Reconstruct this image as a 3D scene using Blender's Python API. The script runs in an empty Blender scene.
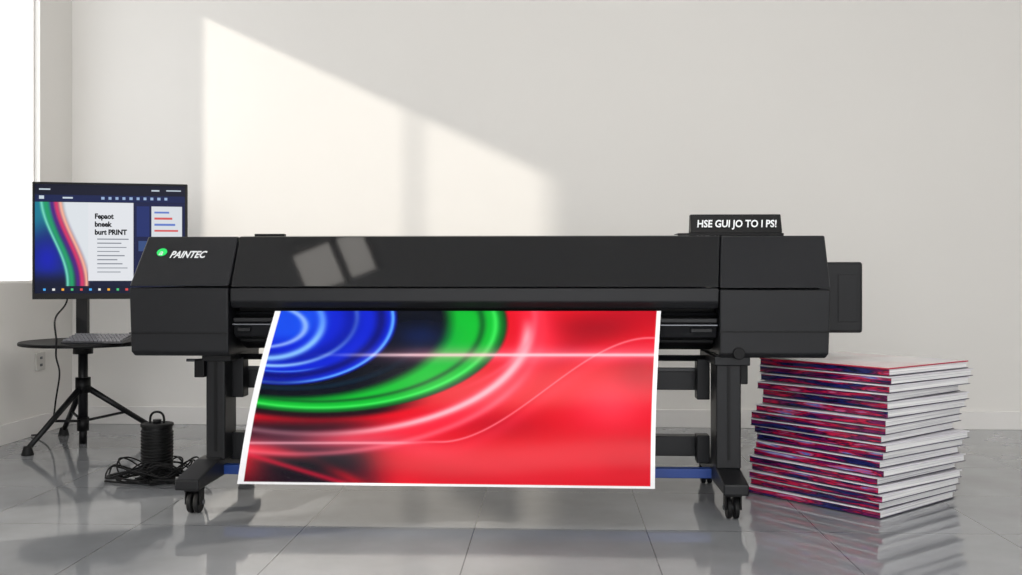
import bpy, bmesh, math, random
import numpy as np
from mathutils import Vector, Matrix
random.seed(4)
scn = bpy.context.scene
scn.view_settings.view_transform = 'Standard'
try: scn.view_settings.look = 'None'
except Exception: pass
col = scn.collection

# ---------------------------------------------------------------- camera / survey
H, F, HOR = 0.89, 994.0, 275.0
TH = math.radians(2.5); T = math.tan(TH)
def X(px, Y):
    u = (px-511)/F
    return Y*(u-T)/(1+T*u)
def Z(px, py, Y):
    d = Y*math.cos(TH) - X(px, Y)*math.sin(TH)
    return H-(py-HOR)/F*d
cam = bpy.data.cameras.new('camera'); camo = bpy.data.objects.new('camera', cam); col.objects.link(camo)
cam.lens = 35.0; cam.sensor_width = 36; cam.shift_y = -12.5/1022
camo.location = (0, 0, H); camo.rotation_euler = (math.radians(90), 0, TH)
cam.clip_start = .05
scn.camera = camo

# ---------------------------------------------------------------- materials
def lin(c):
    return tuple((v/12.92 if v <= .04045 else ((v+.055)/1.055)**2.4) for v in c)
def mat(name, rgb, rough=.5, metal=0, spec=.5, noise=0, nscale=20, emit=None, bump=0, bscale=200):
    m = bpy.data.materials.new(name); m.use_nodes = True
    nt = m.node_tree; b = nt.nodes['Principled BSDF']
    c = (*lin(rgb), 1)
    b.inputs['Base Color'].default_value = c
    b.inputs['Roughness'].default_value = rough
    b.inputs['Metallic'].default_value = metal
    b.inputs['Specular IOR Level'].default_value = spec
    tc = nt.nodes.new('ShaderNodeTexCoord')
    if noise:
        n = nt.nodes.new('ShaderNodeTexNoise'); n.inputs['Scale'].default_value = nscale; n.inputs['Detail'].default_value = 4
        nt.links.new(tc.outputs['Object'], n.inputs['Vector'])
        r = nt.nodes.new('ShaderNodeValToRGB')
        r.color_ramp.elements[0].color = (*[v*(1-noise) for v in c[:3]], 1)
        r.color_ramp.elements[1].color = (*[min(1, v*(1+noise)) for v in c[:3]], 1)
        nt.links.new(n.outputs['Fac'], r.inputs['Fac']); nt.links.new(r.outputs['Color'], b.inputs['Base Color'])
    if bump:
        n = nt.nodes.new('ShaderNodeTexNoise'); n.inputs['Scale'].default_value = bscale
        nt.links.new(tc.outputs['Object'], n.inputs['Vector'])
        bp = nt.nodes.new('ShaderNodeBump'); bp.inputs['Strength'].default_value = bump; bp.inputs['Distance'].default_value = .002
        nt.links.new(n.outputs['Fac'], bp.inputs['Height']); nt.links.new(bp.outputs['Normal'], b.inputs['Normal'])
    if emit:
        b.inputs['Emission Color'].default_value = (*lin(rgb), 1); b.inputs['Emission Strength'].default_value = emit
    return m
M_wall = mat('wall_paint', (.91, .90, .885), .9, spec=.2, noise=.02, nscale=1.5, bump=.1, bscale=300)
M_ceil = mat('ceiling_paint', (.93, .93, .92), .9, noise=.01)
M_base = mat('baseboard_paint', (.91, .90, .89), .5, noise=.01)
M_blk = mat('printer_shell', (.085, .088, .100), .42, spec=.25, noise=.06, nscale=60)
M_blk2 = mat('printer_shell_upper', (.115, .118, .132), .34, spec=.38, noise=.05, nscale=60)
M_lid = mat('printer_lid', (.075, .078, .09), .05, spec=.5, noise=.04)
M_dark = mat('dark_plastic', (.04, .04, .048), .45, spec=.2, noise=.1)
M_metal = mat('black_steel', (.09, .092, .102), .4, metal=.2, spec=.3, noise=.08)
M_grey = mat('grey_metal', (.40, .41, .43), .35, metal=.8, noise=.05)
M_blue = mat('blue_bar', (.05, .22, .52), .4, noise=.05)
M_rub = mat('rubber', (.05, .05, .055), .6, spec=.3, noise=.1)
M_white = mat('white_lettering', (.92, .93, .94), .5, noise=.01)
M_green = mat('green_logo', (.15, .85, .40), .4, noise=.02, emit=.2)
M_out = mat('outlet_plastic', (.80, .79, .77), .4, noise=.01)

def floor_mat():
    m = bpy.data.materials.new('polished_tile'); m.use_nodes = True; nt = m.node_tree; b = nt.nodes['Principled BSDF']
    tc = nt.nodes.new('ShaderNodeTexCoord'); mp = nt.nodes.new('ShaderNodeMapping')
    nt.links.new(tc.outputs['Object'], mp.inputs['Vector']); mp.inputs['Location'].default_value = (.28, .12, 0)
    br = nt.nodes.new('ShaderNodeTexBrick'); br.offset = 0; br.inputs['Scale'].default_value = 1
    br.inputs['Brick Width'].default_value = .6; br.inputs['Row Height'].default_value = .6
    br.inputs['Mortar Size'].default_value = .0024; br.inputs['Mortar Smooth'].default_value = .3
    br.inputs['Color1'].default_value = (.255, .265, .28, 1); br.inputs['Color2'].default_value = (.285, .295, .31, 1)
    br.inputs['Mortar'].default_value = (.13, .135, .14, 1)
    nt.links.new(mp.outputs[0], br.inputs['Vector'])
    n = nt.nodes.new('ShaderNodeTexNoise'); n.inputs['Scale'].default_value = 3; n.inputs['Detail'].default_value = 8
    nt.links.new(tc.outputs['Object'], n.inputs['Vector'])
    r = nt.nodes.new('ShaderNodeValToRGB'); r.color_ramp.elements[0].color = (.85, .85, .85, 1); r.color_ramp.elements[1].color = (1.1, 1.1, 1.1, 1)
    r.color_ramp.elements[0].position = .3; r.color_ramp.elements[1].position = .7
    nt.links.new(n.outputs['Fac'], r.inputs['Fac'])
    mx = nt.nodes.new('ShaderNodeMix'); mx.data_type = 'RGBA'; mx.blend_type = 'MULTIPLY'; mx.inputs[0].default_value = 1
    nt.links.new(br.outputs['Color'], mx.inputs[6]); nt.links.new(r.outputs['Color'], mx.inputs[7])
    nt.links.new(mx.outputs[2], b.inputs['Base Color'])
    r2 = nt.nodes.new('ShaderNodeMapRange'); r2.inputs[3].default_value = .02; r2.inputs[4].default_value = .11
    nt.links.new(n.outputs['Fac'], r2.inputs[0]); nt.links.new(r2.outputs[0], b.inputs['Roughness'])
    bp = nt.nodes.new('ShaderNodeBump'); bp.inputs['Strength'].default_value = .3; bp.inputs['Distance'].default_value = .002; bp.invert = True
    nt.links.new(br.outputs['Fac'], bp.inputs['Height']); nt.links.new(bp.outputs['Normal'], b.inputs['Normal'])
    b.inputs['IOR'].default_value = 1.9
    return m
M_floor = floor_mat()

# ---------------------------------------------------------------- builders
def empty(name, loc=(0, 0, 0)):
    e = bpy.data.objects.new(name, None); e.empty_display_size = .1; e.location = loc; col.objects.link(e); return e
def link(name, me, m, parent=None, bevel=0, smooth=False):
    o = bpy.data.objects.new(name, me); col.objects.link(o)
    if m is not None: me.materials.append(m)
    if smooth:
        for p in me.polygons: p.use_smooth = True
    if bevel:
        b = o.modifiers.new('bevel', 'BEVEL'); b.width = bevel; b.segments = 3; b.limit_method = 'ANGLE'; b.angle_limit = math.radians(25)
    if parent:
        o.parent = parent; o.matrix_parent_inverse = Matrix.Translation(parent.location).inverted()
    return o
def boxes(name, bl, m, parent=None, bevel=0):
    bm = bmesh.new()
    for x0, x1, y0, y1, z0, z1 in bl:
        mt = Matrix.Translation(((x0+x1)/2, (y0+y1)/2, (z0+z1)/2)) @ Matrix.Diagonal((abs(x1-x0), abs(y1-y0), abs(z1-z0), 1))
        bmesh.ops.create_cube(bm, size=1, matrix=mt)
    me = bpy.data.meshes.new(name); bm.to_mesh(me); bm.free()
    return link(name, me, m, parent, bevel)
def box(name, x0, x1, y0, y1, z0, z1, m, parent=None, bevel=.004):
    return boxes(name, [(x0, x1, y0, y1, z0, z1)], m, parent, bevel)
def prism(name, prof, m, parent=None, bevel=.004):
    """prof = list of (y,z,xl,xr)"""
    n = len(prof); vs = [(p[2], p[0], p[1]) for p in prof]+[(p[3], p[0], p[1]) for p in prof]
    fs = [list(range(n)), list(range(2*n-1, n-1, -1))]+[[i, i+n, (i+1) % n+n, (i+1) % n] for i in range(n)]
    me = bpy.data.meshes.new(name); me.from_pydata(vs, [], fs)
    bm = bmesh.new(); bm.from_mesh(me); bmesh.ops.recalc_face_normals(bm, faces=bm.faces); bm.to_mesh(me); bm.free()
    return link(name, me, m, parent, bevel)
def cyl(name, p0, p1, r, m, parent=None, r2=None, seg=32, bevel=0):
    p0, p1 = Vector(p0), Vector(p1); d = p1-p0
    bm = bmesh.new()
    mt = Matrix.Translation((p0+p1)/2) @ d.to_track_quat('Z', 'Y').to_matrix().to_4x4()
    bmesh.ops.create_cone(bm, cap_ends=True, segments=seg, radius1=r, radius2=r if r2 is None else r2, depth=d.length, matrix=mt)
    for f in bm.faces: f.smooth = len(f.verts) == 4
    me = bpy.data.meshes.new(name); bm.to_mesh(me); bm.free()
    return link(name, me, m, parent, bevel)
def tube(name, pts, r, m, parent=None, cyclic=False):
    cu = bpy.data.curves.new(name, 'CURVE'); cu.dimensions = '3D'; cu.bevel_depth = r; cu.bevel_resolution = 3; cu.resolution_u = 8
    s = cu.splines.new('NURBS'); s.points.add(len(pts)-1)
    for i, p in enumerate(pts): s.points[i].co = (*p, 1)
    s.order_u = 4; s.use_endpoint_u = True; s.use_cyclic_u = cyclic
    cu.materials.append(m)
    o = bpy.data.objects.new(name, cu); col.objects.link(o)
    if parent: o.parent = parent; o.matrix_parent_inverse = Matrix.Translation(parent.location).inverted()
    return o
def text(name, body, size, loc, rot, m, parent, width=None, shear=0, bold=.0, zrot=0):
    cu = bpy.data.curves.new(name, 'FONT'); cu.body = body; cu.size = size; cu.shear = shear; cu.offset = bold; cu.extrude = .0006
    cu.resolution_u = 3
    cu.materials.append(m)
    o = bpy.data.objects.new(name, cu); col.objects.link(o)
    o.location = loc; o.rotation_euler = (rot, 0, zrot)
    if width:
        bpy.context.view_layer.update()
        if o.dimensions.x > 0: o.scale.x = width/o.dimensions.x
    if parent: o.parent = parent; o.matrix_parent_inverse = Matrix.Translation(parent.location).inverted()
    return o
def grid(name, nu, nv, pos, colr, m, parent=None):
    u, v = np.meshgrid(np.linspace(0, 1, nu), np.linspace(0, 1, nv))
    P = pos(u, v).reshape(-1, 3); C = colr(u, v).reshape(-1, 3); C = np.clip(C, 0, 1)
    C = np.where(C <= .04045, C/12.92, ((C+.055)/1.055)**2.4)
    idx = np.arange(nu*nv).reshape(nv, nu)
    f = np.stack([idx[:-1, :-1], idx[1:, :-1], idx[1:, 1:], idx[:-1, 1:]], -1).reshape(-1, 4)
    me = bpy.data.meshes.new(name)
    me.from_pydata(P.tolist(), [], f.tolist())
    a = me.color_attributes.new('print', 'FLOAT_COLOR', 'POINT')
    a.data.foreach_set('color', np.concatenate([C, np.ones((len(C), 1))], 1).astype(np.float32).ravel())
    return link(name, me, m, parent, smooth=True)
def attr_mat(name, rough, emit=0, spec=.5):
    m = bpy.data.materials.new(name); m.use_nodes = True; nt = m.node_tree; b = nt.nodes['Principled BSDF']
    a = nt.nodes.new('ShaderNodeAttribute'); a.attribute_name = 'print'
    b.inputs['Roughness'].default_value = rough; b.inputs['Specular IOR Level'].default_value = spec
    if emit:
        nt.links.new(a.outputs['Color'], b.inputs['Emission Color']); b.inputs['Emission Strength'].default_value = emit
        b.inputs['Base Color'].default_value = (.004, .004, .005, 1)
    else:
        g = nt.nodes.new('ShaderNodeNewGeometry'); mx = nt.nodes.new('ShaderNodeMix'); mx.data_type = 'RGBA'
        nt.links.new(g.outputs['Backfacing'], mx.inputs[0]); nt.links.new(a.outputs['Color'], mx.inputs[6]); mx.inputs[7].default_value = (.85, .85, .85, 1)
        nt.links.new(mx.outputs[2], b.inputs['Base Color'])
    return m
def ss(a, b, x):
    t = np.clip((x-a)/(b-a), 0, 1); return t*t*(3-2*t)
def g2(x, y, cx, cy, sx, sy): return np.exp(-((x-cx)/sx)**2-((y-cy)/sy)**2)
def ell(x, y, cx, cy, a, b): return np.sqrt(((x-cx)/a)**2+((y-cy)/b)**2)
def band(e, c, w): return np.exp(-((e-c)/w)**2)

# ---------------------------------------------------------------- room
YW, XL, XR, ZC, Y0 = 5.84, -2.89, 4.2, 3.4, -4.0
WT = .06
box('floor', XL-WT, XR+.15, Y0, YW+.15, -.1, 0, M_floor, bevel=0)
box('wall_back', XL-WT, XR+.15, YW, YW+.15, 0, ZC, M_wall, bevel=0)
box('wall_right', XR, XR+.15, Y0, YW, 0, ZC, M_wall, bevel=0)
box('ceiling', XL-WT, XR+.15, Y0, YW+.15, ZC, ZC+.1, M_ceil, bevel=0)
w1 = (4.47, 5.467, .845, 2.84); w2 = (2.72, 3.32, .34, .98); w3 = (1.45, 2.42, .78, 1.32)
a, b_ = XL-WT, XL
def holes():
    out = []; ys = sorted([w1, w2, w3]); y = Y0
    for q in ys:
        out.append((a, b_, y, q[0], 0, ZC)); out.append((a, b_, q[0], q[1], 0, q[2])); out.append((a, b_, q[0], q[1], q[3], ZC)); y = q[1]
    out.append((a, b_, y, YW, 0, ZC)); return out
boxes('wall_left', holes(), M_wall)
def window(name, w, mull):
    y0, y1, z0, z1 = w; e = empty(name, (XL-.04, (y0+y1)/2, (z0+z1)/2)); x0, x1 = XL-WT+.002, XL-.03; t = .014
    box('frame_bottom', x0, x1, y0, y1, z0, z0+t, M_base, e, .002); box('frame_top', x0, x1, y0, y1, z1-t, z1, M_base, e, .002)
    box('frame_near', x0, x1, y0, y0+t, z0+t, z1-t, M_base, e, .002); box('frame_far', x0, x1, y1-t, y1, z0+t, z1-t, M_base, e, .002)
    for i, m_ in enumerate(mull): box('mullion_%d' % i, x0, x1, m_-.011, m_+.011, z0+t, z1-t, M_base, e, .002)
window('window_1', w1, [4.86]); window('window_2', w2, []); window('window_3', w3, [])
box('baseboard_back', XL+.012, XR, YW-.014, YW, 0, .105, M_base, bevel=.003)
box('baseboard_left', XL, XL+.014, Y0, YW-.014, 0, .105, M_base, bevel=.003)
yo = 5.46; e = empty('wall_outlet', (XL, yo, .42))
box('plate', XL, XL+.010, yo-.05, yo+.05, .355, .455, M_out, e)
boxes('sockets', [(XL+.010, XL+.013, yo-.012, yo+.012, .378, .392), (XL+.010, XL+.013, yo-.012, yo+.012, .418, .432)], M_grey, e, .001)

# ---------------------------------------------------------------- printer
PR = empty('wide_format_printer', (-.25, 4.0, 0))
Yf, Yt, Yb = 3.70, 3.88, 4.42
zs, zb, zt = .845, .583, 1.042
xl0, xl1 = X(129, Yf), X(228, Yf)
xtl, xtr = X(148, Yt), X(238, Yt)
prism('left_upper_cover', [(Yf, zs+.003, xl0, xl1), (Yt, zt, xtl, xtr), (Yb-.05, zt, xtl, xtr), (Yb, zs+.003, xl0, xtr)], M_blk2, PR, .006)
prism('left_lower_cover', [(Yf, zs-.003, xl0, xl1), (Yb, zs-.003, xl0, xl1), (Yb, zb, xl0+.01, xl1), (Yf+.015, zb, xl0+.015, xl1), (Yf+.004, zb+.015, xl0+.004, xl1)], M_blk, PR, .006)
box('left_seam_line', xl0-.001, xl1, Yf-.001, Yf+.3, .668, .672, M_dark, PR, 0)
xr0, xr1 = X(720, Yf), X(831, Yf); xq0, xq1 = X(720, Yt), X(825, Yt)
prism('right_upper_cover', [(Yf, zs-.003, xr0, xr1), (Yt, zt, xq0+.005, xq1), (Yb-.05, zt, xq0, xq1), (Yb, zs-.003, xq0, xr1)], M_blk2, PR, .006)
prism('right_lower_cover', [(Yf, zs-.009, xr0, xr1), (Yb, zs-.009, xr0, xr1), (Yb, zb, xr0, xr1-.01), (Yf+.015, zb, xr0, xr1-.015), (Yf+.004, zb+.015, xr0, xr1-.004)], M_blk, PR, .006)
box('right_seam_line', xr0, xr1+.001, Yf-.001, Yf+.3, .678, .683, M_dark, PR, 0)
lx0, lx1 = X(229, Yf)+.003, xr0-.003; lt0, lt1 = xtr+.004, xq0+.002
prism('lid', [(Yf+.006, zs, lx0, lx1), (Yt+.002, zt, lt0, lt1), (Yt+.05, zt+.005, lt0, lt1), (Yb-.05, zt+.003, lt0, lt1), (Yb-.02, zs, lt0, lt1)], M_lid, PR, .005)
prism('front_lip', [(Yf+.001, zs-.004, lx0, lx1), (Yf+.001, zs-.055, lx0, lx1), (Yf+.018, zs-.080, lx0, lx1), (Yf+.09, zs-.080, lx0, lx1), (Yf+.09, zs-.004, lx0, lx1)], M_blk, PR, .005)
prism('rear_body', [(Yf+.09, zs-.004, lx0, lx1), (Yf+.12, .63, lx0, lx1), (Yf+.2, .60, lx0, lx1), (Yb, .60, lx0, lx1), (Yb, zs-.004, lx0, lx1)], M_dark, PR, .004)
box('platen', lx0, lx1, Yf+.035, Yf+.13, .710, .728, M_metal, PR, .004)
prism('platen_apron', [(Yf+.03, .708, lx0, lx1), (Yf+.05, .655, lx0, lx1), (Yf+.12, .64, lx0, lx1), (Yf+.12, .708, lx0, lx1)], M_blk, PR, .006)
cyl('feed_roller', (lx0, Yf+.075, .742), (lx1, Yf+.075, .742), .010, M_metal, PR)
box('platen_rail', lx0, lx1, Yf+.026, Yf+.034, .700, .705, M_grey, PR, .001)
boxes('right_slot_parts', [(lx1-.1, lx1-.02, Yf+.024, Yf+.06, .675, .69), (lx0+.02, lx0+.07, Yf+.024, Yf+.06, .675, .69)], M_metal, PR, .003)
box('top_trim_bar', X(252, Yt), X(282, Yt), Yt+.03, Yt+.06, zt+.003, zt+.012, M_dark, PR, .002)
box('ink_unit', xr1+.004, X(863, 3.9), 3.90, 4.3, Z(850, 333, 3.9), Z(850, 262, 3.9), M_blk, PR, .01)
box('ink_unit_door', X(838, 3.9), X(858, 3.9), 3.897, 3.905, Z(850, 322, 3.9), Z(850, 274, 3.9), M_blk, PR, .002)
box('ink_unit_mount', xr1-.02, xr1+.03, 3.95, 4.2, .72, .86, M_dark, PR, .002)
sl = math.atan2(zt-zs, Yt-Yf)
def onslope(s, off=.003):
    return (Yf+(Yt-Yf)*s-math.sin(sl)*off, zs+(zt-zs)*s+math.cos(sl)*off)
yy, zz = onslope(.56)
text('logo_text', 'PAINTEC', .05, (X(169, yy), yy, zz), sl, M_white, PR, width=.142, shear=.25, bold=.0012)
yy, zz = onslope(.67, .001); cx = X(162, yy)
n_ = Vector((0, -math.sin(sl), math.cos(sl)))
c0 = Vector((cx, yy, zz))
cyl('logo_mark', c0, c0+n_*.003, .020, M_green, PR)
text('logo_mark_glyph', 'a', .04, (cx-.011, *onslope(.61, .0045)), sl, M_white, PR, shear=.2)
LX, RX = -1.345, .65
for nm, px_ in (('left', LX), ('right', RX)):
    off = .018 if nm == 'left' else .0
    pw = .038 if nm == 'left' else .046
    pc = px_+off; py0 = 3.84 if nm == 'left' else 3.74
    box(nm+'_leg_post', pc-pw, pc+pw, py0, py0+.14, .165, zb+.01, M_metal, PR, .006)
    box(nm+'_leg_groove', pc-.006, pc+.006, py0-.002, py0+.01, .2, zb-.03, M_dark, PR, 0)
    box(nm+'_leg_head', pc-pw-.01, pc+pw+.03, py0-.02, py0+.35, zb-.03, zb+.004, M_blk, PR, .004)
    prism(nm+'_foot', [(3.58, .10, px_-.045, px_+.045), (3.58, .14, px_-.045, px_+.045), (3.8, .175, px_-.045, px_+.045), (4.2, .175, px_-.045, px_+.045), (4.36, .14, px_-.045, px_+.045), (4.36, .10, px_-.045, px_+.045)], M_metal, PR, .006)
    for k, yc in enumerate((3.66, 4.28)):
        cyl('%s_caster_stem_%d' % (nm, k), (px_, yc, .085), (px_, yc, .102), .022, M_grey, PR)
        boxes('%s_caster_fork_%d' % (nm, k), [(px_-.030, px_-.024, yc-.02, yc+.025, .035, .09), (px_+.024, px_+.030, yc-.02, yc+.025, .035, .09), (px_-.03, px_+.03, yc-.025, yc+.03, .084, .091)], M_dark, PR, .002)
        for q in (-1, 1):
            cyl('%s_caster_wheel_%d_%d' % (nm, k, q), (px_+q*.004, yc+.01, .04), (px_+q*.022, yc+.01, .04), .04, M_rub, PR, bevel=.004)
        cyl('%s_caster_hub_%d' % (nm, k), (px_-.034, yc+.01, .04), (px_+.034, yc+.01, .04), .01, M_grey, PR)
lx, rx = LX+.05, RX-.04
box('upper_cross_beam', lx, rx, 4.0, 4.06, .43, .515, M_metal, PR, .004)
box('upper_cross_beam_edge', lx, rx, 3.985, 4.0, .505, .52, M_blk2, PR, .002)
box('lower_cross_beam', lx, rx, 4.0, 4.07, .165, .245, M_metal, PR, .004)
box('blue_cross_bar', lx-.02, rx+.02, 3.86, 3.90, .105, .142, M_blue, PR, .003)
cyl('take_up_shaft', (lx, 3.95, .562), (rx, 3.95, .562), .012, M_metal, PR)
for nm, bx in (('left', lx), ('right', rx-.05)):
    box(nm+'_beam_bracket', bx, bx+.05, 3.93, 4.0, .40, .56, M_blk, PR, .004)
    box(nm+'_lower_bracket', bx, bx+.05, 3.93, 4.0, .15, .26, M_blk, PR, .004)
box('left_clamp', LX-.06, LX-.02, 3.82, 3.88, .49, .56, M_dark, PR, .004)
cyl('left_clamp_rod', (LX-.1, 3.85, .555), (LX, 3.85, .555), .006, M_grey, PR)
cyl('right_knob', (RX+.03, 3.72, .60), (RX+.03, 3.69, .60), .022, M_dark, PR, bevel=.003)
box('right_clamp', RX+.046, RX+.075, 3.76, 3.82, .48, .575, M_dark, PR, .004)
tube('left_drop_cable', [(LX-.02, 3.9, .6), (LX-.05, 3.92, .45), (LX-.02, 3.95, .3), (LX-.06, 4.0, .1), (LX-.12, 4.05, .012), (LX-.3, 4.15, .008)], .004, M_rub, PR)
tube('right_drop_cable', [(RX+.02, 3.97, .6), (RX+.07, 3.93, .42), (RX+.05, 3.92, .3), (RX+.03, 3.92, .19)], .005, M_rub, PR)

# ---------------------------------------------------------------- sign on top
S = empty('display_sign', (.75, 3.98, zt))
ys = 3.98
sx0, sx1 = X(691, ys), X(782, ys)
box('base', X(677, ys), sx1+.004, ys-.02, ys+.10, zt+.003, zt+.014, M_dark, S, .003)
prism('housing', [(ys-.01, zt+.014, sx0, sx1), (ys+.02, Z(736, 214, ys), sx0, sx1), (ys+.05, Z(736, 214, ys), sx0, sx1), (ys+.07, zt+.014, sx0, sx1)], M_dark, S, .004)
text('lettering', 'HSE GUI JO TO I PS!', .042, (sx0+.022, ys-.009, zt+.038), math.radians(74), M_white, S, width=(sx1-sx0)-.045, shear=.12, bold=.0010)

# ---------------------------------------------------------------- printed banner
M_print = attr_mat('glossy_print', .22, spec=.16)
def art(x, y):
    c = np.zeros(x.shape+(3,)); c[:] = (.84, .015, .11)
    def put(cc, m):
        m = np.clip(m, 0, 1)[..., None]; c[:] = c*(1-m)+np.array(cc)*m
    put((.96, .24, .32), .75*g2(x, y, 612, 405, 40, 26)); put((.95, .16, .24), .6*g2(x, y, 530, 460, 60, 12))
    put((.58, .0, .08), .75*g2(x, y, 590, 328, 50, 14)); put((.62, .0, .09), .7*g2(x, y, 455, 472, 70, 12))
    put((.60, .0, .09), .6*g2(x, y, 640, 465, 45, 22)); put((.96, .16, .24), .6*g2(x, y, 545, 352, 25, 20))
    put((.64, .0, .1), .6*g2(x, y, 500, 425, 45, 14)); put((.60, .0, .10), .5*g2(x, y, 640, 370, 25, 20))
    put((.94, .22, .28), .5*g2(x, y, 590, 470, 20, 9))
    put((.94, .22, .30), .45*band(y-.22*(x-420), 452, 9)*ss(380, 430, x)*ss(560, 500, x))
    # black / red swirls in the lower left
    put((.07, .0, .07), ss(420, 330, x)*ss(412, 430, y)*.95)
    put((.88, .04, .13), band(y-(.0022*(x-235)**2), 449, 6)*ss(400, 320, x))
    put((.88, .05, .14), .95*g2(x, y, 238, 462, 30, 20))
    put((.01, .01, .07), .95*g2(x, y, 305, 466, 45, 15)); put((.85, .05, .2), band(y-.30*(x-300), 470, 3)*ss(370, 340, x)*.7)
    put((.85, .03, .13), ss(345, 395, x-.6*(y-440))*ss(436, 450, y)*.8)
    # pink glow bands sweeping round the green crescent
    e = ell(x, y, 316, 330, 212, 104); put((.94, .16, .25), band(e, 1.05, .09)*.8*ss(280, 360, x))
    put((1, .76, .80), band(e, 1.0, .030)*(.35+.5*ss(300, 440, x))*ss(316, 345, y+4))
    e2 = ell(x, y, 300, 326, 245, 128); put((1, .50, .56), band(e2, 1.0, .022)*.5*ss(560, 500, x))
    e3 = ell(x, y, 330, 318, 205, 92); put((1, .40, .48), band(e3, 1.0, .02)*.45*ss(440, 520, x))
    # S curve
    yc = 338+104*(1-ss(440, 650, x)); put((1, .58, .62), band(y, yc, 1.0)*.75*ss(400, 450, x))
    put((.60, .0, .1), ss(0, -26, y-yc)*ss(-60, -22, y-yc)*.45*ss(520, 580, x)); put((.96, .22, .3), band(y-yc, 8, 9)*.35*ss(380, 430, x))
    # green crescent
    mo = ell(x, y, 318, 324, 189, 89); mi = ell(x, y, 292, 320, 152, 76)
    put((.03, .0, .05), ss(1.10, 1.02, mo)*ss(440, 370, x)*.9)
    put((.0, .30, .10), ss(1.015, .985, mo))
    tt = ss(1.0, .93, mo)*ss(1.0, 1.1, mi); put((.03, .70, .18), tt)
    put((.30, .92, .40), band(mo, .94, .016)*.6*ss(1.0, 1.05, mi)); put((.0, .26, .10), band(mo, .87, .02)*ss(.98, 1.1, mi)*.7)
    put((.005, .02, .08), ss(1.04, .97, mi)); put((.02, .20, .28), band(mi, .9, .03)*.5*ss(440, 350, x)); put((.03, .12, .34), g2(x, y, 420, 336, 24, 12)*.7)
    mb = ell(x, y, 284, 318, 113, 67)
    put((.03, .13, .80), ss(1.02, .97, mb)); ib = ss(1.0, .97, mb)
    put((.38, .68, 1), band(mb, .965, .02)*.9*ib); put((.01, .04, .42), band(mb, .86, .05)*.9*ib)
    put((.62, .82, 1), band(ell(x, y, 276, 316, 100, 62), .80, .03)*ib*.95); put((.02, .09, .62), band(mb, .60, .08)*ib*.9)
    put((.55, .78, 1), band(ell(x, y, 268, 322, 75, 50), .72, .06)*ib*.9); put((.08, .30, .90), ss(.45, .2, mb)*.9)
    put((.8, .92, 1), band(ell(x, y, 262, 326, 62, 30), .7, .06)*ib*.6)
    put((.02, .05, .40), g2(x, y, 268, 384, 40, 7)*.7*ib); put((.35, .60, .95), band(mb, .80, .015)*ib*.6*ss(330, 300, x))
    # horizontal glare highlights painted into the print colour
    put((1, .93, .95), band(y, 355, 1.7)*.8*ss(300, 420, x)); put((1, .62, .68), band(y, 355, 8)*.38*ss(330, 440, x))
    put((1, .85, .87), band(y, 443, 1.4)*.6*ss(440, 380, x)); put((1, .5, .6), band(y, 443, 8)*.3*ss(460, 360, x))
    return c
def paper_px(u, v):
    bow = -4*np.sin(np.pi*v)
    return (275+(237-275)*v+bow)*(1-u)+(661+(655-661)*v+bow*.4)*u, 311+(484-311)*v+5*u*v
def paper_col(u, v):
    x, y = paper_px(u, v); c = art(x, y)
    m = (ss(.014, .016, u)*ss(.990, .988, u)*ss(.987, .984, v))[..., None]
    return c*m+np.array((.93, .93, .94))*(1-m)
def paper_pos(u, v):
    w = np.clip((v+.03)/1.03, 0, 1)
    Y = Yf+.024-.30*np.sin(w*math.pi/2)+.012*np.sin(u*7+1)*v*v
    x, y = paper_px(u, v)
    uu = (x-511)/F; XX = Y*(uu-T)/(1+T*uu)
    d = Y*math.cos(TH)-XX*math.sin(TH); ZZ = H-(y-HOR)/F*d
    return np.stack([XX, Y, ZZ], -1)
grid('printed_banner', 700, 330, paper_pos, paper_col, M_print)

# ---------------------------------------------------------------- monitor
ML = Vector((X(32, 4.87), 4.87, 0)); MR = Vector((X(187, 5.05), 5.05, 0))
mw = (MR-ML).length; ang = math.atan2(MR.y-ML.y, MR.x-ML.x)
mz0, mz1 = Z(110, 299, 4.96), Z(110, 183, 4.96); mh = mz1-mz0
MO = empty('computer_monitor', (0, 0, 0))
def local(o):
    o.matrix_world = Matrix.Translation((ML.x, ML.y, mz0)) @ Matrix.Rotation(ang, 4, 'Z') @ o.matrix_world
    return o
def lbox(n, *a, m=M_dark, bv=.003):
    o = box(n, *a, m, None, bv); local(o); o.parent = MO; return o
lbox('casing', 0, mw, .006, .03, 0, mh)
lbox('rear_hump', .15, mw-.15, .03, .07, .1, mh-.1)
bz = .011
boxes_b = [(0, mw, 0, .008, 0, .03), (0, mw, 0, .008, mh-bz, mh), (0, bz, 0, .008, .03, mh-bz), (mw-bz, mw, 0, .008, .03, mh-bz)]
o = boxes('bezel', boxes_b, M_dark, None, .001); local(o); o.parent = MO
M_scr = attr_mat('screen_glow', .3, emit=.95, spec=.08)
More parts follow.
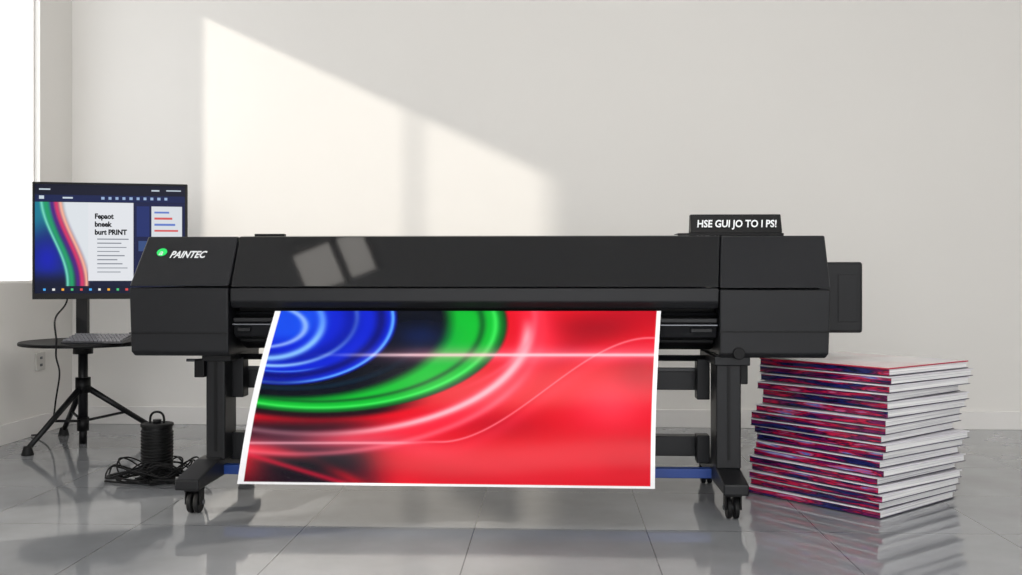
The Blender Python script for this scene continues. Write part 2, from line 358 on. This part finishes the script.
def scr_col(u, v):
    x = 35+(184-35)*u; y = 186+(291-186)*v
    c = np.zeros(x.shape+(3,)); c[:] = (.04, .07, .20)
    def put(cc, m):
        m = np.clip(m, 0, 1)[..., None]*1.0; c[:] = c*(1-m)+np.array(cc)*m
    def rect(x0, x1, y0, y1): return ((x > x0)&(x < x1)&(y > y0)&(y < y1)).astype(float)
    r = rect(35, 92, 203, 284)
    put((.04, .16, .42), r); put((.08, .48, .58), r*ss(250, 215, y+.5*(x-36))); put((.03, .10, .70), r*g2(x, y, 47, 258, 15, 18)); put((.01, .03, .12), r*ss(266, 284, y)*.85)
    sw = 64+13*np.sin((y-203)/81*3.0-1.35)
    put((.88, .90, .92), r*ss(4, 14, x-sw)*ss(275, 262, y-.3*x+20))
    put((.10, .62, .40), r*band(x, sw-6, 4)); put((.45, .85, .75), r*band(x, sw-10, 1.6)); put((.85, .20, .40), r*band(x, sw+4, 4)); put((.98, .70, .60), r*band(x, sw+8.5, 2)); put((.3, .1, .5), r*band(x, sw, 2.0))
    put((.90, .91, .93), rect(87, 132, 203, 279)); put((.05, .09, .27), rect(133, 184, 203, 284)); put((.86, .88, .90), rect(150, 181, 206, 236)); put((.10, .17, .42), rect(135, 148, 206, 236))
    for k in range(4): put((.85, .35, .35) if k % 2 else (.4, .5, .8), rect(153, 168+3*k, 211+6*k, 213+6*k))
    put((.82, .84, .88), rect(150, 181, 240, 262)); put((.2, .3, .5), rect(137, 147, 240, 250)); put((.2, .5, .8), rect(160, 172, 247, 256))
    for k in range(9): put((.5, .52, .56), rect(96, 127-(k*7) % 12, 238.0+4*k, 239.0+4*k))
    put((.03, .05, .15), rect(35, 184, 186, 196)); put((.05, .11, .30), rect(35, 184, 196, 202.5))
    for k in range(10): put((.6, .7, .85), rect(100+7*k, 103+7*k, 197.5, 200))
    put((.8, .85, .9), rect(39, 50, 190, 191.5)+rect(39, 44, 197, 200)+rect(62, 72, 198, 199.5)+rect(150, 158, 190, 191.5)+rect(165, 180, 190, 191.2))
    put((.02, .06, .18), rect(35, 184, 284, 291))
    cs = [(.3, .7, 1), (.9, .9, .9), (1, .7, .2), (.3, .8, .5), (.9, .3, .3)]
    for k in range(13): put(cs[k % 5], rect(43+9*k, 45.5+9*k, 286.4, 288.6))
    return c
def scr_pos(u, v):
    return np.stack([bz+(mw-2*bz)*u, np.full_like(u, .004), (mh-bz)-(mh-bz-.03)*v], -1)
o = grid('screen', 560, 400, scr_pos, scr_col, M_scr); local(o); o.parent = MO
M_ink = mat('screen_text', (.03, .04, .07), .6, spec=.05, noise=.01)
for k, s in enumerate(('Fepaot', 'bneek', 'burt PRINT')):
    o = text('title_%d' % k, s, .036, (0, 0, 0), 0, M_ink, None, bold=.0015)
    o.matrix_world = Matrix.Translation(((94-33)/154*mw, .001, (299-218-8*k)/117*mh)) @ Matrix.Rotation(math.radians(90), 4, 'X') @ Matrix.Diagonal((.9, 1, 1, 1))
    local(o); o.parent = MO
o = cyl('power_button', (mw/2+.1, -.001, .015), (mw/2+.1, .002, .015), .004, M_white); local(o); o.parent = MO

# tripod desk
cxp, cyp = -2.485, 5.14
D = empty('tripod_desk', (cxp, cyp, 0)); zt_ = .545
cyl('tabletop', (X(88, 5.12), 5.12, zt_-.018), (X(88, 5.12), 5.12, zt_), .335, M_dark, D, seg=96, bevel=.006)
cyl('post', (cxp, cyp, .10), (cxp, cyp, zt_-.02), .024, M_metal, D)
box('monitor_post', cxp-.03, cxp+.03, cyp-.02, cyp+.015, zt_, mz0+.25, M_metal, D, .004)
box('monitor_bracket', cxp-.03, cxp+.09, 5.0, cyp, mz0+.15, mz0+.25, M_metal, D, .004)
cyl('hub', (cxp, cyp, .27), (cxp, cyp, .35), .038, M_dark, D)
cyl('lower_hub', (cxp, cyp, .07), (cxp, cyp, .14), .03, M_dark, D)
cyl('lower_post', (cxp, cyp, .0), (cxp, cyp, .09), .020, M_dark, D)
cyl('under_table_collar', (cxp, cyp, zt_-.07), (cxp, cyp, zt_-.018), .05, M_dark, D)
for k, (fx, fy) in enumerate(((-2.60, 4.80), (-2.20, 5.42), (-2.72, 5.40))):
    v = Vector((fx, fy, .03)); h_ = Vector((cxp, cyp, .31)); h_ += (v-h_).normalized()*.03
    cyl('leg_%d' % k, h_, v, .016, M_metal, D, r2=.013)
    mid = h_.lerp(v, .55); cyl('strut_%d' % k, (cxp, cyp, .12), mid, .007, M_metal, D)
    cyl('foot_%d' % k, (fx, fy, 0), (fx, fy, .045), .03, M_rub, D, r2=.018, bevel=.004)
# keyboard
K = empty('keyboard', (X(100, 4.95), 4.95, zt_))
kx0, kx1 = X(68, 4.95), X(129, 4.95); ko = zt_+.0015
M_kb = mat('keyboard_shell', (.20, .20, .22), .5, noise=.05)
prism('base', [(4.87, ko, kx0, kx1), (4.87, ko+.010, kx0, kx1), (5.03, ko+.040, kx0, kx1), (5.03, ko, kx0, kx1)], M_kb, K, .003)
ks = []
for r_ in range(5):
    for c_ in range(15):
        x = kx0+.01+c_*(kx1-kx0-.02)/15; y = 4.877+r_*.030; z = ko+.008+(y-4.87)*.19
        ks.append((x, x+(kx1-kx0-.02)/15-.004, y, y+.022, z, z+.011))
boxes('keys', ks, mat('key_caps', (.46, .46, .48), .5, noise=.05), K, .001)
# monitor cable
W = empty('monitor_cable', (-2.62, 4.95, .5))
tube('cord', [(X(66, 5.0), 5.0, mz0+.05), (X(66, 4.95), 5.0, mz0-.03), (X(60, 4.9), 4.80, .70), (X(62, 4.8), 4.76, .58), (X(58, 4.8), 4.76, .48), (X(62, 5.2), 5.2, .38), (X(54, 5.3), 5.3, .2), (X(62, 5.4), 5.3, .02), (X(45, 5.5), 5.35, .008)], .0045, M_rub, W)

# ---------------------------------------------------------------- cable bin and tangle
bx_, by_ = X(157, 4.25), 4.25
B = empty('cable_spool', (bx_, by_, 0))
cyl('drum', (bx_, by_, .012), (bx_, by_, .235), .062, M_dark, B, r2=.064, seg=48, bevel=.003)
cyl('bottom_flange', (bx_, by_, 0), (bx_, by_, .016), .075, M_rub, B, seg=48, bevel=.003)
cyl('top_flange', (bx_, by_, .232), (bx_, by_, .246), .069, M_rub, B, seg=48, bevel=.003)
wp = []
for i in range(12*14):
    a_ = i/12*2*math.pi; wp.append((bx_+.066*math.cos(a_), by_+.066*math.sin(a_), .03+.19*i/(12*14)))
tube('wound_cable', wp, .0052, M_rub, B)
tube('handle', [(bx_-.03, by_, .246), (bx_-.035, by_, .285), (bx_+.0, by_, .305), (bx_+.035, by_, .285), (bx_+.03, by_, .246)], .005, M_rub, B)
cyl('spindle', (bx_, by_, .246), (bx_, by_, .262), .018, M_metal, B)
TC = empty('tangled_cables', (bx_, by_-.02, 0))
for k in range(8):
    cx_ = bx_+random.uniform(-.10, .13); cy_ = by_+random.uniform(-.10, .05); ra = random.uniform(.06, .12)
    pts = []; ph = random.uniform(0, 6)
    for i in range(22):
        a_ = ph+i*.62; rr = ra*(1+.28*math.sin(i*1.3+k))
        x = cx_+rr*1.2*math.cos(a_); y = cy_+rr*.8*math.sin(a_)
        dx, dy = x-bx_, y-by_; dd = math.hypot(dx, dy)
        if dd < .09: x = bx_+dx/dd*.092; y = by_+dy/dd*.092
        pts.append((x, y, .006+.065*abs(math.sin(i*.9+k*1.7))*(k % 3+1)/2.0))
    tube('loop_%d' % k, pts, .0034, M_rub, TC)
tube('tail', [(bx_-.08, by_, .02), (bx_-.18, by_-.03, .008), (bx_-.25, by_-.02, .006), (bx_-.23, by_+.12, .006), (bx_-.14, by_+.2, .006), (bx_-.18, by_+.25, .006)], .0042, M_rub, TC)
tube('tail_b', [(bx_+.08, by_-.02, .02), (bx_+.17, by_+.02, .06), (bx_+.2, by_-.03, .03), (bx_+.12, by_-.1, .006), (bx_-.05, by_-.12, .006), (bx_-.2, by_-.07, .006)], .0042, M_rub, TC)
tube('tail_c', [(bx_+.05, by_+.08, .02), (bx_+.16, by_+.06, .12), (bx_+.2, by_+.02, .07), (bx_+.14, by_-.08, .006), (bx_+.02, by_-.13, .006)], .0036, M_rub, TC)

# ---------------------------------------------------------------- book stack
def ramp_noise(name, sc, nsc, det, dist, stops, rough, rz=0):
    m = bpy.data.materials.new(name); m.use_nodes = True; nt = m.node_tree; b = nt.nodes['Principled BSDF']
    tc = nt.nodes.new('ShaderNodeTexCoord'); mp = nt.nodes.new('ShaderNodeMapping'); mp.inputs['Scale'].default_value = sc
    n = nt.nodes.new('ShaderNodeTexNoise'); n.inputs['Scale'].default_value = nsc; n.inputs['Detail'].default_value = det; n.inputs['Distortion'].default_value = dist
    nt.links.new(tc.outputs['Object'], mp.inputs[0]); nt.links.new(mp.outputs[0], n.inputs['Vector'])
    r = nt.nodes.new('ShaderNodeValToRGB'); cr = r.color_ramp
    cr.elements[0].position = stops[0][0]; cr.elements[0].color = (*lin(stops[0][1]), 1); cr.elements[1].position = stops[-1][0]; cr.elements[1].color = (*lin(stops[-1][1]), 1)
    for p, c in stops[1:-1]:
        e = cr.elements.new(p); e.color = (*lin(c), 1)
    nt.links.new(n.outputs['Fac'], r.inputs['Fac']); nt.links.new(r.outputs['Color'], b.inputs['Base Color']); b.inputs['Roughness'].default_value = rough
    return m
M_spine = ramp_noise('book_spine_print', (4.0, 4.0, 46), 1.3, 2, .15, [(.28, (.03, .03, .12)), (.37, (.12, .14, .40)), (.42, (.10, .05, .16)), (.47, (.48, .08, .36)), (.51, (.12, .04, .14)), (.55, (.80, .10, .28)), (.60, (.34, .07, .24)), (.64, (.80, .34, .50)), (.68, (.30, .38, .70)), (.76, (.84, .82, .90))], .22)
M_page = ramp_noise('page_edges', (2, 2, 420), 1, 2, 0, [(.30, (.78, .78, .80)), (.6, (.96, .96, .96))], .8)
M_cov = mat('book_cover_white', (.88, .87, .90), .35, noise=.08, nscale=8)
M_covd = mat('book_cover_dark', (.20, .18, .28), .35, noise=.3, nscale=8)
M_covr = mat('book_cover_red', (.70, .10, .24), .35, noise=.3, nscale=8)
M_top = ramp_noise('book_cover_pale', (1, 1, 1), 3.0, 3, .5, [(.35, (.90, .80, .80)), (.5, (.91, .88, .88)), (.7, (.86, .86, .89))], .2)
bm = bmesh.new(); NB = 18; tz = .552/NB
mats = [M_spine, M_page, M_cov, M_covd, M_covr, M_top]
for i in range(NB):
    rot = math.radians(40+random.uniform(-2.2, 2.2)); k = i/(NB-1)
    da, db = random.uniform(-.013, .013), random.uniform(-.013, .013)+.02*(1-k)
    La, Lb = .56+random.uniform(-.014, .014), .585+random.uniform(-.022, .022)
    base = Matrix.Translation((1.20-.01*(1-k), 3.645, i*tz)) @ Matrix.Rotation(rot, 4, 'Z')
    def add(a0, a1, b0, b1, z0, z1, mi):
        mt = base @ Matrix.Translation(((a0+a1)/2, (b0+b1)/2, (z0+z1)/2)) @ Matrix.Diagonal((a1-a0, b1-b0, z1-z0, 1))
        r = bmesh.ops.create_cube(bm, size=1, matrix=mt)
        for f in {f for v in r['verts'] for f in v.link_faces}: f.material_index = mi
    g = .0024; cv = 2; tc_ = .0042
    last = i == NB-1
    add(da-.002, da+La, db, db+Lb, g, g+.0022, 3)
    add(da-.004, da+La, db, db+Lb, tz-tc_, tz, 4 if last else cv)
    if last: add(da+.006, da+La-.006, db+.006, db+Lb-.006, tz, tz+.0012, 5)
    add(da, da+.006, db+.002, db+Lb-.002, g+.0022, tz-tc_, 0)
    add(da+.006, da+La-.008, db+.004, db+Lb-.006, g+.0022, tz-tc_, 1)
me = bpy.data.meshes.new('book_stack'); bm.to_mesh(me); bm.free()
for m_ in mats: me.materials.append(m_)
link('book_stack', me, None, None, .0006)

# ---------------------------------------------------------------- added glint panels, fill lights, sun, sky
M_glint = mat('glint_emitter', (1, .98, .95), .5, emit=2.6)
GP = empty('lid_glint_panels', (-1.38, 3.55, ZC))  # added glowing panels out of view, placed to glint in the glossy lid
for k, (x0, x1) in enumerate(((-1.62, -1.38), (-1.32, -1.16))):
    box('housing_%d' % k, x0-.02, x1+.02, 3.40, 3.70, ZC-.03, ZC, M_base, GP, .004)
    box('glint_face_%d' % k, x0, x1, 3.42, 3.68, ZC-.036, ZC-.028, M_glint, GP, 0)
GP.rotation_euler.z = .38
def area(name, loc, rot, sx, sy, p, c=(1, 1, 1)):
    l = bpy.data.lights.new(name, 'AREA'); l.shape = 'RECTANGLE'; l.size = sx; l.size_y = sy; l.energy = p; l.color = c
    o = bpy.data.objects.new(name, l); col.objects.link(o); o.location = loc; o.rotation_euler = rot
area('fill_light_front', (.2, -3.6, 1.9), (math.radians(90), 0, 0), 5.5, 2.6, 126, (1, .99, .98))  # added fill light behind the camera, no window built there
area('fill_light_overhead', (.3, 1.9, ZC-.05), (math.radians(22), 0, 0), 2.6, 1.6, 82, (1, .985, .955))  # added overhead fill, out of view, brightens room and back wall
sun = bpy.data.lights.new('sun', 'SUN'); sun.energy = 3.2; sun.angle = .03; sun.color = (1, .935, .83)
so = bpy.data.objects.new('sun', sun); col.objects.link(so)
so.rotation_euler = Vector((2.15, 1, -1.0)).to_track_quat('-Z', 'Y').to_euler(); so.location = (-6, 2, 4)
w = bpy.data.worlds.new('sky'); scn.world = w; w.use_nodes = True
w.node_tree.nodes['Background'].inputs[0].default_value = (.97, .985, 1, 1); w.node_tree.nodes['Background'].inputs[1].default_value = 1.9
